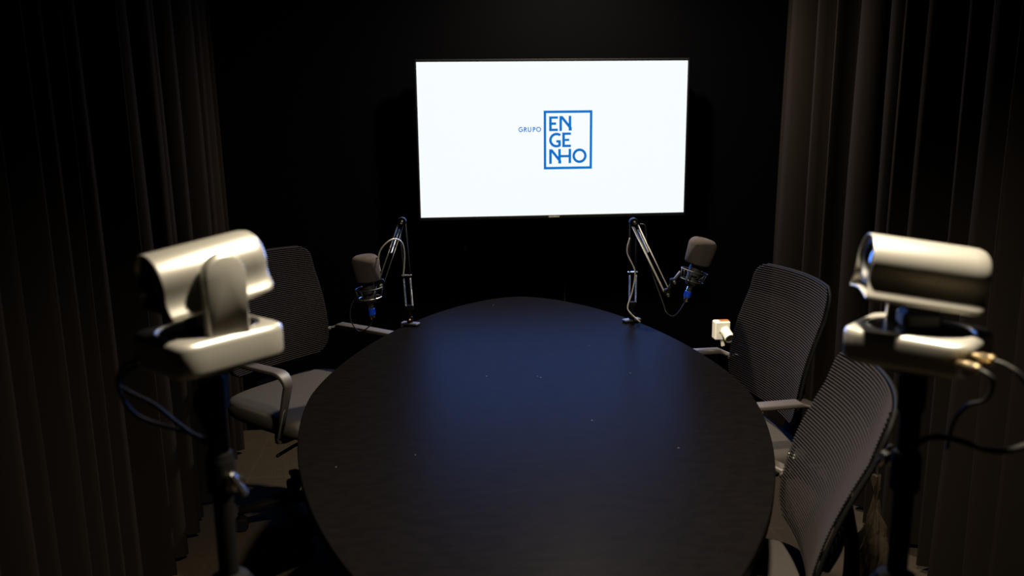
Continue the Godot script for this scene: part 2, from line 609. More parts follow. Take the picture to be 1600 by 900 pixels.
func make_ptz(label: String, where: Vector3, base_turn: float, pan: float, tilt: float, arm_side: float) -> void:
	var c := thing("video_camera", label, "camera", where, base_turn, "silver pan-tilt cameras on tripods")
	var n := 64
	var W := 0.15
	# base: rounded square slab with a round well in its top
	var prof := []
	for q in [[0.0, W - 0.012, 0.022], [0.004, W - 0.003, 0.026], [0.008, W, 0.027], [0.034, W, 0.027], [0.039, W - 0.003, 0.026], [0.042, W - 0.012, 0.022]]:
		var ring := []
		for p in rounded_square(q[1], q[2], n):
			ring.append(Vector3(p.x, q[0], p.y * 0.8))
		prof.append(ring)
	for q in [[0.0435, 0.0600], [0.0435, 0.0585], [0.0425, 0.0575], [0.034, 0.0575]]:
		var ring := []
		for k in n:
			ring.append(Vector3(cos(TAU * k / n) * q[1] * 1.1, q[0], sin(TAU * k / n) * q[1] * 0.87))
		prof.append(ring)
	for r in prof:
		r.reverse()
	var st := begin(true)
	loft(st, prof)
	part("base", done(st), M.silver_paint, c)
	var tt := part("turntable", lathe([Vector2(0.0, 0.034), Vector2(0.0565, 0.034), Vector2(0.0565, 0.0405), Vector2(0.054, 0.0425), Vector2(0.0, 0.0425)], 48), M.lens_black, c)
	tt.scale = Vector3(1.1, 1.0, 0.87)
	var pivot := Node3D.new()
	pivot.name = "yoke"
	c.add_child(pivot)
	pivot.rotation.y = pan
	st = begin()
	box(st, Vector3(0, 0.054, 0), Vector3(0.046, 0.024, 0.04), 0.006)
	part("neck", done(st), M.matt_black, pivot)
	# yoke arm: flat slab with a round top
	var out := []
	for k in 13:
		var t := PI * k / 12
		out.append(Vector2(0.0265 * cos(t), 0.113 + 0.0265 * sin(t)))
	out.append(Vector2(-0.0265, 0.0415))
	out.append(Vector2(0.0265, 0.0415))
	var rings := []
	for q in [[0.0, 0.93], [0.0015, 1.0], [0.0095, 1.0], [0.0125, 0.97], [0.0145, 0.88]]:
		var ring := []
		for p in out:
			var c2 := Vector2(0, 0.0415)
			var v: Vector2 = c2 + (p - c2) * Vector2(q[1], 1.0 - (1.0 - q[1]) * 0.45)
			ring.append(Vector3(v.x, v.y, arm_side * (0.0405 + q[0])))
		if arm_side < 0.0:
			ring.reverse()
		rings.append(ring)
	st = begin(true)
	loft(st, rings)
	part("yoke_arm", done(st), M.silver_paint, pivot)
	# head: profile run along x, lens end at -x
	var head := Node3D.new()
	head.name = "head"
	c.add_child(head)
	head.position = Vector3(0, 0.1155, 0)
	head.rotation = Vector3(0, pan, tilt)
	head.scale = Vector3(1.2, 1.07, 1.07)
	var hp := head_profile()
	rings = []
	for q in [[-0.046, 0.90], [-0.0565, 0.93], [-0.0575, 0.96], [-0.0565, 0.99], [-0.055, 1.0], [0.040, 1.0], [0.048, 0.985], [0.053, 0.93], [0.0555, 0.85], [0.0565, 0.6]]:
		var ring := []
		for p in hp:
			ring.append(Vector3(q[0], p.y * q[1], -p.x * q[1]))
		rings.append(ring)
	st = begin(true)
	loft(st, rings)
	part("shell", done(st), M.silver_paint, head)
	st = begin()
	rings = []
	for x in [-0.0465, -0.048]:
		var ring := []
		for p in hp:
			ring.append(Vector3(x, p.y * 0.89, -p.x * 0.89))
		ring.reverse()
		rings.append(ring)
	loft(st, rings)
	part("front_plate", done(st), M.lens_black, head)
	var bx := Basis(Vector3.UP, Vector3.LEFT, Vector3.BACK)
	part("lens_ring", lathe([Vector2(0.026, 0.0), Vector2(0.026, 0.006), Vector2(0.021, 0.006), Vector2(0.019, 0.001)], 32, bx, Vector3(-0.048, 0.0, 0)), M.matt_black, head)
	part("lens", lathe([Vector2(0.020, 0.0), Vector2(0.016, 0.0025), Vector2(0.009, 0.0042), Vector2(0.0, 0.0048)], 32, bx, Vector3(-0.0478, 0.0, 0), true), M.lens_glass, head)

func make_tripod(label: String, top: Vector3, turn: float) -> void:
	var c := thing("tripod", label, "tripod", Vector3(top.x, 0, top.z), turn, "black camera tripods")
	var h := top.y
	part("mounting_plate", lathe([Vector2(0, h - 0.012), Vector2(0.03, h - 0.012), Vector2(0.032, h - 0.009), Vector2(0.032, h - 0.001), Vector2(0, h)], 24), M.matt_black, c)
	var st := begin()
	box(st, Vector3(0, h - 0.04, 0), Vector3(0.03, 0.056, 0.036), 0.006)
	part("tilt_head", done(st), M.black_plastic, c)
	part("centre_column", lathe([Vector2(0, 0.52), Vector2(0.0125, 0.52), Vector2(0.0125, h - 0.066), Vector2(0.0, h - 0.066)], 20), M.black_plastic, c)
	part("collar", lathe([Vector2(0.0126, h - 0.17), Vector2(0.017, h - 0.17), Vector2(0.018, h - 0.165), Vector2(0.018, h - 0.13), Vector2(0.016, h - 0.12), Vector2(0.0126, h - 0.118)], 24), M.black_plastic, c)
	var kn := part("clamp_knob", lathe([Vector2(0, 0.0), Vector2(0.004, 0.0), Vector2(0.004, 0.02), Vector2(0.009, 0.021), Vector2(0.009, 0.034), Vector2(0.0, 0.036)], 14, Basis(Vector3.UP, Vector3(0.6, 0.0, 0.8), Vector3(0.8, 0, -0.6)), Vector3(0.0095, h - 0.146, 0.0127)), M.chrome, c)
	st = begin()
	box(st, Vector3(0.0305, h - 0.146, 0.0407), Vector3(0.008, 0.036, 0.012), 0.003, Basis(Vector3(0, 0, 1), 0.5))
	part("wing", done(st), M.chrome, kn)
	part("leg_hub", lathe([Vector2(0, h - 0.36), Vector2(0.03, h - 0.36), Vector2(0.036, h - 0.345), Vector2(0.036, h - 0.31), Vector2(0.024, h - 0.29), Vector2(0.0126, h - 0.285)], 24), M.black_plastic, c)
	for k in 3:
		var a := TAU * k / 3 + 0.4
		var d := Vector3(sin(a), 0, cos(a))
		st = begin(true)
		sweep(st, [d * 0.03 + Vector3(0, h - 0.33, 0), d * 0.18 + Vector3(0, h * 0.42, 0)], rounded(0.026, 0.02, 0.006), d)
		sweep(st, [d * 0.17 + Vector3(0, h * 0.44, 0), d * 0.33 + Vector3(0, 0.02, 0)], rounded(0.019, 0.014, 0.004), d)
		var leg := part("leg", done(st), M.black_plastic, c)
		part("rubber_foot", lathe([Vector2(0, 0), Vector2(0.013, 0), Vector2(0.014, 0.012), Vector2(0.009, 0.03), Vector2(0, 0.032)], 14), M.matt_black, leg, d * 0.333)
		st = begin(true)
		sweep(st, [d * 0.115 + Vector3(0, h * 0.56, 0), d * 0.012 + Vector3(0, h * 0.5, 0)], rounded(0.012, 0.004, 0.001), d)
		part("brace", done(st), M.black_plastic, leg)

# ---------------------------------------------------------------- boom arm and microphone
func rod(a: Vector3, b: Vector3, r: float, n := 8) -> ArrayMesh:
	return tube([a, b], r, n)

func spring(a: Vector3, b: Vector3, r: float, turns: int) -> ArrayMesh:
	var t := (b - a).normalized()
	var s := t.cross(Vector3(0.1, 0.2, 1)).normalized()
	var w := s.cross(t)
	var p := []
	for i in turns * 8 + 1:
		var an := TAU * i / 8.0
		p.append(a.lerp(b, i / (turns * 8.0)) + (s * cos(an) + w * sin(an)) * r)
	return tube(p, 0.0011, 5)

func make_boom(label: String, clamp_at: Vector3, elbow: Vector3, tip: Vector3, out: Vector3, bar: Material, bar_r: float) -> void:
	var c := thing("boom_arm", label, "microphone arm", Vector3(clamp_at.x, TABLE_TOP, clamp_at.z), 0.0, "microphone boom arms clamped to the table")
	var o := Vector3(clamp_at.x, TABLE_TOP, clamp_at.z)
	var e := elbow - o
	var t := tip - o
	# C-clamp gripping the table edge; out points away from the table
	var st := begin()
	var ob := Basis(out.cross(Vector3.UP) * -1.0, Vector3.UP, out)
	box(st, out * -0.005 + Vector3(0, 0.0065, 0), Vector3(0.03, 0.011, 0.06), 0.003, ob)
	box(st, out * 0.028 + Vector3(0, -0.03, 0), Vector3(0.03, 0.084, 0.01), 0.003, ob)
	box(st, out * 0.0 + Vector3(0, -0.068, 0), Vector3(0.03, 0.01, 0.056), 0.003, ob)
	part("clamp", done(st), M.matt_black, c)
	part("clamp_screw", lathe([Vector2(0, -0.105), Vector2(0.012, -0.105), Vector2(0.012, -0.098), Vector2(0.004, -0.097), Vector2(0.004, -0.034), Vector2(0.009, -0.033), Vector2(0.009, -0.0275), Vector2(0, -0.0275)], 14, Basis(), out * -0.012), M.chrome, c)
	part("post", lathe([Vector2(0, 0.012), Vector2(0.011, 0.012), Vector2(0.011, 0.032), Vector2(0.007, 0.034), Vector2(0.007, 0.062), Vector2(0, 0.063)], 16), M.black_plastic, c)
	part("set_screw", lathe([Vector2(0, 0), Vector2(0.004, 0), Vector2(0.005, 0.012), Vector2(0, 0.014)], 10, Basis(Vector3.RIGHT, Vector3.BACK, Vector3.UP), Vector3(0.0, 0.024, 0.010)), M.brass_plug, c)
	var low := Vector3(0, 0.06, 0)
	var dir := (e - low).normalized()
	var side := dir.cross(Vector3(0.0, 0.0, 1.0)).normalized()
	st = begin()
	box(st, low + Vector3(0, 0.006, 0), Vector3(0.03, 0.02, 0.016), 0.003)
	part("lower_joint", done(st), M.black_plastic, c)
	for s in [-1.0, 1.0]:
		part("lower_bar", rod(low + side * s * 0.0115, e + side * s * 0.0115, 0.0036), M.black_plastic, c)
		part("lower_spring", spring(low + side * s * 0.0115 + dir * 0.015 + Vector3(0, 0, 0.008), low + side * s * 0.0115 + dir * 0.115 + Vector3(0, 0, 0.008), 0.003, 26), M.steel_rod, c)
	st = begin()
	box(st, low + dir * 0.125, Vector3(0.036, 0.004, 0.012), 0.001)
	part("spring_bar", done(st), M.steel_rod, c)
	part("elbow_joint", lathe([Vector2(0, -0.013), Vector2(0.014, -0.013), Vector2(0.016, -0.010), Vector2(0.016, 0.010), Vector2(0.014, 0.013), Vector2(0, 0.013)], 20, Basis(Vector3.RIGHT, Vector3.BACK, Vector3.UP), e), M.black_plastic, c)
	part("elbow_knob", lathe([Vector2(0, 0.013), Vector2(0.006, 0.013), Vector2(0.007, 0.024), Vector2(0, 0.026)], 14, Basis(Vector3.RIGHT, Vector3.BACK, Vector3.UP), e), M.chrome, c)
	var d2 := (t - e).normalized()
	var s2 := d2.cross(Vector3(0, 0, 1)).normalized()
	for s in [-1.0, 1.0]:
		part("upper_bar", rod(e + s2 * s * 0.0095, t + s2 * s * 0.0095, bar_r if s > 0 else bar_r * 0.62), bar, c)
	part("upper_spring", spring(e + d2 * 0.03 + Vector3(0, 0, 0.008), e + d2 * 0.12 + Vector3(0, 0, 0.008), 0.0034, 24), M.steel_rod, c)
	part("tip_joint", lathe([Vector2(0, -0.010), Vector2(0.012, -0.010), Vector2(0.013, 0.0), Vector2(0.012, 0.010), Vector2(0, 0.010)], 18, Basis(Vector3.RIGHT, Vector3.BACK, Vector3.UP), t), M.black_plastic, c)
	part("tip_knob", lathe([Vector2(0, 0.010), Vector2(0.006, 0.010), Vector2(0.0065, 0.02), Vector2(0, 0.022)], 14, Basis(Vector3.RIGHT, Vector3.BACK, Vector3.UP), t + Vector3(0, -0.008, 0)), M.chrome, c)

# mic: foam centre and direction of its axis (pointing up through the foam)
func make_mic(label: String, foam_at: Vector3, axis: Vector3, holder: Vector3, cage: bool) -> Vector3:
	var c := thing("microphone", label, "microphone", foam_at, 0.0, "foam-covered studio microphones")
	var y := axis.normalized()
	var x := y.cross(Vector3.BACK).normalized()
	var b := Basis(x, y, x.cross(y))
	var pr := [Vector2(0.0, -0.050), Vector2(0.030, -0.050), Vector2(0.041, -0.047), Vector2(0.0455, -0.040)]
	for k in 13:
		var t := PI * 0.5 * k / 12
		pr.append(Vector2(0.024 + 0.0255 * cos(t), 0.020 + 0.027 * sin(t)))
	pr.append(Vector2(0.012, 0.0485))
	pr.append(Vector2(0.0, 0.049))
	part("foam_windscreen", lathe(pr, 36, b, Vector3.ZERO, true), M.foam, c)
	part("body", lathe([Vector2(0, -0.128), Vector2(0.011, -0.128), Vector2(0.018, -0.122), Vector2(0.0225, -0.11), Vector2(0.0225, -0.051), Vector2(0, -0.051)], 24, b), M.matt_black, c)
	part("connector", lathe([Vector2(0, -0.185), Vector2(0.006, -0.185), Vector2(0.0085, -0.178), Vector2(0.0095, -0.172), Vector2(0.0095, -0.140), Vector2(0.0085, -0.127), Vector2(0, -0.127)], 18, b), M.chrome, c)
	part("connector_ring", lathe([Vector2(0.0096, -0.168), Vector2(0.0118, -0.167), Vector2(0.0118, -0.146), Vector2(0.0096, -0.145)], 18, b), M.blue_ring, c)
	# shock mount: two rings, struts and elastic cords
	var m := part("shock_mount", tube(ring_pts(b, Vector3.ZERO + y * -0.072, 0.047, 30), 0.0024, 7), M.matt_black, c)
	part("lower_hoop", tube(ring_pts(b, y * -0.106, 0.040, 30), 0.0024, 7), M.steel_rod if not cage else M.matt_black, m)
	for k in 6:
		var a := TAU * k / 6
		var d1 := b * Vector3(cos(a), 0, sin(a))
		var d2 := b * Vector3(cos(a + 0.52), 0, sin(a + 0.52))
		part("cord", rod(d1 * 0.047 + y * -0.072, d2 * 0.0225 + y * -0.098, 0.0014, 6), M.rubber_cable if not cage else M.arm_plastic, m)
		part("strut", rod(d1 * 0.047 + y * -0.072, d1 * 0.040 + y * -0.106, 0.0022, 6), M.matt_black, m)
	# bracket from the ring to the arm's tip
	var hp := holder - foam_at
	var near := (hp - y * hp.dot(y)).normalized() * 0.046 + y * -0.088
	var st := begin(true)
	sweep(st, [near, near.lerp(hp, 0.55) + Vector3(0, 0.004, 0), hp], rounded(0.014, 0.010, 0.003), Vector3.UP)
	part("bracket", done(st), M.matt_black, m)
	st = begin()
	box(st, near.lerp(hp, 0.62), Vector3(0.022, 0.03, 0.022), 0.004)
	part("knuckle", done(st), M.black_plastic, m)
	part("knuckle_screw", lathe([Vector2(0, 0), Vector2(0.005, 0), Vector2(0.006, 0.012), Vector2(0, 0.014)], 12, Basis(Vector3.RIGHT, Vector3.BACK, Vector3.UP), near.lerp(hp, 0.62) + Vector3(0, 0.004, 0.011)), M.chrome, m)
	return foam_at + y * -0.185

func ring_pts(b: Basis, o: Vector3, r: float, n: int) -> Array:
	var a := []
	for k in n + 1:
		a.append(o + b * Vector3(cos(TAU * k / n) * r, 0, sin(TAU * k / n) * r))
	return a

func cable(called: String, label: String, pts: Array, r: float, m: Material, group := "") -> Node3D:
	var o := part(numbered(called), tube(pts, r, 8, true, 10), m, self)
	o.set_meta("label", label)
	o.set_meta("category", "cable")
	if group:
		o.set_meta("group", group)
	return o

# ---------------------------------------------------------------- curtain
func make_curtain(called: String, label: String, path: Array, seed_: int, height: float, pitch: float, depth: float, widen := 0.0) -> void:
	var c := thing(called, label, "curtain", Vector3.ZERO, 0.0, "")
	rng.seed = seed_
	# resample the rail, then lay irregular folds along it
	var cv := Curve3D.new()
	for p in path:
		cv.add_point(p)
	var length := cv.get_baked_length()
	var folds := []
	var s := 0.0
	while s < length:
		var w := pitch * rng.randf_range(0.65, 1.4)
		folds.append([s, w, depth * rng.randf_range(0.6, 1.2), rng.randf_range(-0.3, 0.3), rng.randf_range(-0.02, 0.02)])
		s += w
	var nz := 14
	var cols := []
	for f in folds:
		var steps := 14
		for k in steps:
			var t := float(k) / steps
			var col := []
			for j in nz + 1:
				var v := float(j) / nz      # 0 bottom .. 1 top
				var sway: float = f[4] * (1.0 - v) * sin(v * 4.0 + f[3] * 9.0)
				var ss := clampf(f[0] + t * f[1] + sway, 0.0, length - 0.001)
				var o := cv.sample_baked(ss)
				var o2 := cv.sample_baked(minf(ss + 0.01, length)) - cv.sample_baked(maxf(ss - 0.01, 0.0))
				var nrm := o2.normalized().cross(Vector3.UP)
				var a := TAU * (t + 0.06 * sin(TAU * t))
				var amp: float = f[2] * (0.82 + 0.18 * (1.0 - v))
				var off := amp * pow(0.5 - 0.5 * cos(a), 4.5) + 0.006 * sin(TAU * 2.0 * t + f[3] * 8.0 + v * 3.0)
				var fan: Vector3 = o2.normalized() * f[1] * 0.16 * sin(2.0 * a) * f[3] * 2.0
				col.append(o + nrm * off + fan + Vector3(0, lerpf(0.02, height, v), 0))
			cols.append(col)
	var st := begin(true)
	for i in cols.size() - 1:
		for j in nz:
			quad(st, cols[i][j], cols[i][j + 1], cols[i + 1][j + 1], cols[i + 1][j])
	part("cloth", done(st), M.curtain_fabric, c)
	var rp := []
	for p in path:
		rp.append(p + Vector3(0, height + 0.012, 0))
	st = begin(true)
	sweep(st, rp, rounded(0.03, 0.022, 0.004), Vector3.UP)
	part("rail", done(st), M.black_plastic, c)

# ================================================================ the scene
func _ready() -> void:
	# ---- camera
	var cam := Camera3D.new()
	cam.name = "camera"
	add_child(cam)
	var p := deg_to_rad(PITCH)
	var y := deg_to_rad(YAW)
	var fwd := Vector3(sin(y) * cos(p), -sin(p), -cos(y) * cos(p))
	var right := Vector3(cos(y), 0, sin(y))
	var up := right.cross(fwd)
	var r := deg_to_rad(ROLL)
	var rx := right * cos(r) + up * sin(r)
	var uy := up * cos(r) - right * sin(r)
	cam_basis = Basis(rx, uy, -fwd)
	cam.transform = Transform3D(cam_basis, EYE)
	cam.fov = rad_to_deg(2.0 * atan(450.0 / FOCAL))
	cam.near = 0.05
	cam.far = 50.0
	var attr := CameraAttributesPhysical.new()
	attr.frustum_focal_length = 30.4
	attr.frustum_focus_distance = 2.9
	attr.exposure_aperture = 3.6
	cam.attributes = attr
	cam.fov = rad_to_deg(2.0 * atan(450.0 / FOCAL))
	cam.current = true

	# ---- environment: a closed dark room, no sky
	var we := WorldEnvironment.new()
	we.name = "world_environment"
	var env := Environment.new()
	env.background_mode = Environment.BG_COLOR
	env.background_color = Color.BLACK
	env.tonemap_mode = Environment.TONE_MAPPER_LINEAR
	env.tonemap_exposure = 1.0
	env.sdfgi_enabled = true
	env.ssao_enabled = true
	env.ssil_enabled = true
	we.environment = env
	add_child(we)

	make_materials()

	# ---- the light of the television screen and of the ceiling lamps
	var D := -3.93                               # plane of the screen
	var SW := 1.2177
	var SH := SW * 9.0 / 16.0
	var tv_at := Vector3(0.1373 * 3.93, 1.51 - 0.0352 * 3.93, D)
	var al := AreaLight3D.new()
	al.name = "screen_glow"
	al.area_size = Vector2(SW, SH)
	al.light_color = Color(0.2, 0.52, 1.0)
	al.light_energy = 2.5
	al.area_range = 8.0
	al.shadow_enabled = true
	al.position = tv_at + Vector3(0, 0, 0.012)
	al.rotation.y = PI
	add_child(al)
	make_downlight(Vector3(0.46, 2.58, -1.08), Vector3(0.48, 0.0, -1.35), 14.0, 56.0, "round warm downlight in the ceiling above the two video cameras")
	make_downlight(Vector3(0.6, 2.58, -3.5), Vector3(0.6, 0.0, -3.5), 12.0, 75.0, "round warm downlight in the ceiling above the two microphones")

	build_room()
	build_tv(tv_at, SW, SH)
	build_table()
	build_chairs()
	build_cameras()
	build_microphones()
	build_details()

func make_downlight(where: Vector3, aim: Vector3, energy: float, cone: float, label: String) -> void:
	var c := thing("ceiling_downlight", label, "lamp", where, 0.0, "ceiling downlights")
	part("housing", lathe([Vector2(0.055, -0.012), Vector2(0.075, -0.012), Vector2(0.078, -0.006), Vector2(0.078, 0.02), Vector2(0.0, 0.02)], 32), M.lamp_housing, c)
	part("lamp_lens", lathe([Vector2(0.0, -0.006), Vector2(0.055, -0.006), Vector2(0.055, -0.002), Vector2(0, -0.002)], 32), M.lamp_lens, c)
	var l := SpotLight3D.new()
	l.name = "downlight_beam"
	l.light_color = Color(1.0, 0.94, 0.83)
	l.light_energy = energy
	l.light_size = 0.05
	l.spot_angle = cone
	l.spot_angle_attenuation = 1.0
	l.spot_range = 9.0
	l.spot_attenuation = 2.0
	l.shadow_enabled = true
	add_child(l)
	l.position = where + Vector3(0, -0.075, 0)
	l.look_at(aim, Vector3.FORWARD)

const X0 := -1.12
const X1 := 1.72
const Z0 := -4.05
const Z1 := 1.9
const HC := 2.6
func build_room() -> void:
	var cx := (X0 + X1) * 0.5
	var cz := (Z0 + Z1) * 0.5
	struct("floor", box_mesh(Vector3(X1 - X0 + 0.4, 0.1, Z1 - Z0 + 0.4), 0.001), M.carpet, "dark brown flecked carpet floor under the table and chairs", "floor", Vector3(cx, -0.05, cz))
	struct("ceiling", box_mesh(Vector3(X1 - X0 + 0.4, 0.1, Z1 - Z0 + 0.4), 0.001), M.ceiling_paint, "black painted ceiling above the meeting table", "ceiling", Vector3(cx, HC + 0.05, cz))
	struct("wall_back", box_mesh(Vector3(X1 - X0 + 0.4, HC, 0.1), 0.001), M.wall_paint, "matt black wall behind the television", "wall", Vector3(cx, HC * 0.5, Z0 - 0.05))
	struct("wall_front", box_mesh(Vector3(X1 - X0 + 0.4, HC, 0.1), 0.001), M.wall_paint, "matt black wall facing the television", "wall", Vector3(cx, HC * 0.5, Z1 + 0.05))
	struct("wall_left", box_mesh(Vector3(0.1, HC, Z1 - Z0), 0.001), M.wall_paint, "matt black wall behind the left curtain", "wall", Vector3(X0 - 0.05, HC * 0.5, cz))
	struct("wall_right", box_mesh(Vector3(0.1, HC, Z1 - Z0), 0.001), M.wall_paint, "matt black wall behind the right curtain", "wall", Vector3(X1 + 0.05, HC * 0.5, cz))
	# curtains on both sides, each on a ceiling rail
	var lp := [Vector3(-1.03, 0, Z1 - 0.1), Vector3(-1.03, 0, -4.0)]
	make_curtain("curtain", "black floor-length curtain behind the chair with the angled seat", lp, 7, 2.54, 0.135, 0.13)
	var rp := [Vector3(1.66, 0, -3.97), Vector3(1.66, 0, Z1 - 0.1)]
	make_curtain("curtain", "black floor-length curtain with lit folds beside the wall socket", rp, 23, 2.54, 0.15, 0.15)

func build_tv(tv_at: Vector3, SW: float, SH: float) -> void:
	var c := thing("television", "wide flat television showing a blue logo on a white screen", "television", tv_at - Vector3(0, 0, 0.004))
	var st := begin()
	var bz := 0.011
	for s in [-1.0, 1.0]:
		box(st, Vector3(s * (SW * 0.5 + bz * 0.5), 0, -0.008), Vector3(bz, SH + bz * 2.0, 0.03), 0.003)
	box(st, Vector3(0, SH * 0.5 + bz * 0.5, -0.008), Vector3(SW + bz * 2.0, bz, 0.03), 0.003)
	box(st, Vector3(0, -SH * 0.5 - bz * 0.75, -0.008), Vector3(SW + bz * 2.0, bz * 1.5, 0.03), 0.003)
	part("bezel", done(st), M.bezel_black, c)
	st = begin()
	box(st, Vector3(0, 0, -0.035), Vector3(SW * 0.98, SH * 0.98, 0.05), 0.012)
	part("back_cover", done(st), M.matt_black, c)
	var sm := StandardMaterial3D.new()
	sm.resource_name = "screen_picture"
	sm.albedo_color = Color(0.01, 0.01, 0.01)
	sm.roughness = 0.7
	sm.metallic_specular = 0.1
	sm.emission_enabled = true
	sm.emission = Color.BLACK
	sm.emission_operator = BaseMaterial3D.EMISSION_OP_ADD
	sm.emission_texture = make_logo()
	sm.emission_energy_multiplier = 1.0
	var qm := QuadMesh.new()
	qm.size = Vector2(SW, SH)
	part("screen", qm, sm, c, Vector3(0, 0, 0.004))
	st = begin()
	box(st, Vector3(0, 0, -0.078), Vector3(0.46, 0.42, 0.036), 0.004)
	part("wall_bracket", done(st), M.matt_black, c)
	part("maker_badge", box_mesh(Vector3(0.05, 0.007, 0.002), 0.0005), M.socket_grey, c, Vector3(0.0, -SH * 0.5 - bz * 0.75, 0.0075))

var T_C := Vector3(0.2443, 0, -2.2762)
const T_A := 1.2454
const T_B := 0.6061
const T_ROT := 0.0723
const T_N := 1.696
func table_edge(t: float, k := 1.0, inset := 0.0) -> Vector3:
	var u := signf(cos(t)) * pow(absf(cos(t)), 2.0 / T_N) * (T_B * k - inset)
	var v := signf(sin(t)) * pow(absf(sin(t)), 2.0 / T_N) * (T_A * k - inset)
	return Vector3(u * cos(T_ROT) - v * sin(T_ROT), 0, u * sin(T_ROT) + v * cos(T_ROT))

func build_table() -> void:
	var c := thing("meeting_table", "long oval black meeting table mirroring the blue screen light", "table", T_C)
	var rings := []
	for q in [[-0.030, 0.006], [-0.027, 0.001], [-0.004, 0.0], [-0.0015, 0.0008], [0.0, 0.003], [0.0, 0.06]]:
		var ring := []
		for k in 180:
			ring.append(table_edge(-TAU * k / 180, 1.0, q[1]) + Vector3(0, TABLE_TOP + q[0], 0))
		rings.append(ring)
	var st := begin()
	loft(st, rings)
	part("tabletop", done(st), M.table_laminate, c)
	for s in [-1.0, 1.0]:
		var b: Vector3 = Vector3(-sin(T_ROT), 0, cos(T_ROT)) * 0.55 * s
		var leg := part("pedestal", lathe([Vector2(0.07, 0.03), Vector2(0.045, 0.05), Vector2(0.04, 0.66), Vector2(0.10, 0.70), Vector2(0.10, 0.71)], 28), M.table_steel, c, b)
		part("foot_plate", lathe([Vector2(0, 0.0), Vector2(0.26, 0.0), Vector2(0.26, 0.008), Vector2(0.07, 0.03), Vector2(0, 0.03)], 40), M.table_steel, leg)
	# a few pale flecks of dust lying on the laminate
	rng.seed = 77
	for q in [[649, 711], [921, 540], [771, 477], [840, 588], [760, 588], [985, 583], [845, 590], [925, 657], [525, 730], [1060, 700]]:
		var d: Vector3 = cam_basis * Vector3((q[0] - 800.0) / FOCAL, -(q[1] - 450.0) / FOCAL, -1.0)
		var w := EYE + d * ((TABLE_TOP - EYE.y) / d.y)
		var fl := box_mesh(Vector3(rng.randf_range(0.002, 0.005), 0.0006, rng.randf_range(0.002, 0.004)), 0.0002)
		part("dust_fleck", fl, M.dust_fleck, c, w + Vector3(0, 0.0004, 0) - T_C)

func build_chairs() -> void:
	var a := make_chair("mesh-back office chair with angled seat in front of the dark left curtain", 0.196)
	a.position = Vector3(-0.449, 0, -3.086)
	a.rotation.y = deg_to_rad(50.2)
	var b := make_chair("mesh-back office chair with a white tag under its seat, beside the wall socket", 0.206)
	b.position = Vector3(0.831, 0, -2.561)
	b.rotation.y = deg_to_rad(-85.2)
	part("tag", box_mesh(Vector3(0.003, 0.02, 0.02), 0.0005), M.paper_white, b, b.transform.affine_inverse() * at(1237, 712, -2.305))
	var d := make_chair("mesh-back office chair with ribbed back in front of the right tripod", 0.287)
	d.position = Vector3(0.539, 0, -1.667)
	d.rotation.y = deg_to_rad(-106.1)

func build_cameras() -> void:
	var l := Vector3(-0.28, 1.211, -1.05)
	make_ptz("silver pan-tilt video camera with round yoke arm, black lens end showing", l, deg_to_rad(47), deg_to_rad(-6), deg_to_rad(7), 1.0)
	make_tripod("black tripod with a chrome wing knob under the camera by the left curtain", l, 0.0)
	var q := Vector3(0.585, 1.2, -0.98)
	make_ptz("silver pan-tilt video camera seen from its smooth side, no yoke arm showing", q, deg_to_rad(-47), deg_to_rad(33), deg_to_rad(-8), -1.0)
	make_tripod("black tripod in front of the ribbed chair back and right curtain", q, 2.5)

func build_microphones() -> void:
	# right
	var zr := -3.033
	var tip := at(1042, 456, -2.93)
	make_boom("boom arm with pale bars clamped to the table near the wall socket", Vector3(0.7036, 0, -3.0284), at(990, 347, zr), tip, Vector3(0.937, 0, -0.35).normalized(), M.grey_cable, 0.0042)
	var fo := at(1095, 393, -2.90)
	var x1 := make_mic("foam-covered microphone in a caged shock mount above the wall socket", fo, at(1095, 393, -2.90) - at(1071, 470, -2.90), tip + Vector3(0.005, 0.01, 0.0), true)
	cable("microphone_cable", "thin cable looping from the microphone connector over the wall socket", [x1, at(1060, 488, -2.90), at(1051, 494, -2.905), at(1041, 488, -2.92), at(1036, 474, -2.935), at(1020, 430, -2.98), at(1011, 400, -3.0), at(1009, 356, -3.01), at(1000, 350, -3.02)], 0.0022, M.rubber_cable, "microphone cables")
	cable("microphone_cable", "pale cable hanging off the boom arm with pale bars down to the table edge", [at(984, 372, zr + 0.03), at(980, 395, zr + 0.03), at(992, 424, zr + 0.03), at(988, 455, zr + 0.03), at(981, 478, zr + 0.03), at(984, 488, zr + 0.035), at(1000, 503, zr + 0.04)], 0.0026, M.grey_cable, "microphone cables")
	# left
	var zl := -3.10
	var tl := at(596, 441, -3.02)
	make_boom("boom arm with thin dark bars clamped beside the foam microphone and empty chair armrest", Vector3(-0.106, 0, -3.079), at(628, 346, zl), tl, Vector3(-0.879, 0, -0.477).normalized(), M.steel_rod, 0.0026)
	var fl := at(572, 419, -3.0)
	var x2 := make_mic("foam-covered microphone with a bright wire hoop beneath, leaning left", fl, at(569, 400, -3.0) - at(575, 445, -3.0), tl + Vector3(-0.004, -0.004, 0.0), false)
	cable("microphone_cable", "thin cable hanging in a round loop below the left-leaning microphone", [x2, at(576, 511, -3.0), at(560, 517, -3.0), at(548, 500, -3.0), at(549, 478, -3.01), at(560, 462, -3.02), at(590, 452, -3.03)], 0.0022, M.rubber_cable, "microphone cables")
	cable("microphone_cable", "pale cable arching over the boom arm with thin dark bars", [at(594, 424, -3.0), at(591, 404, -2.99), at(597, 387, -2.99), at(613, 374, -3.0), at(627, 378, -3.04), at(632, 398, -3.07), at(630, 432, -3.08)], 0.0026, M.grey_cable, "microphone cables")

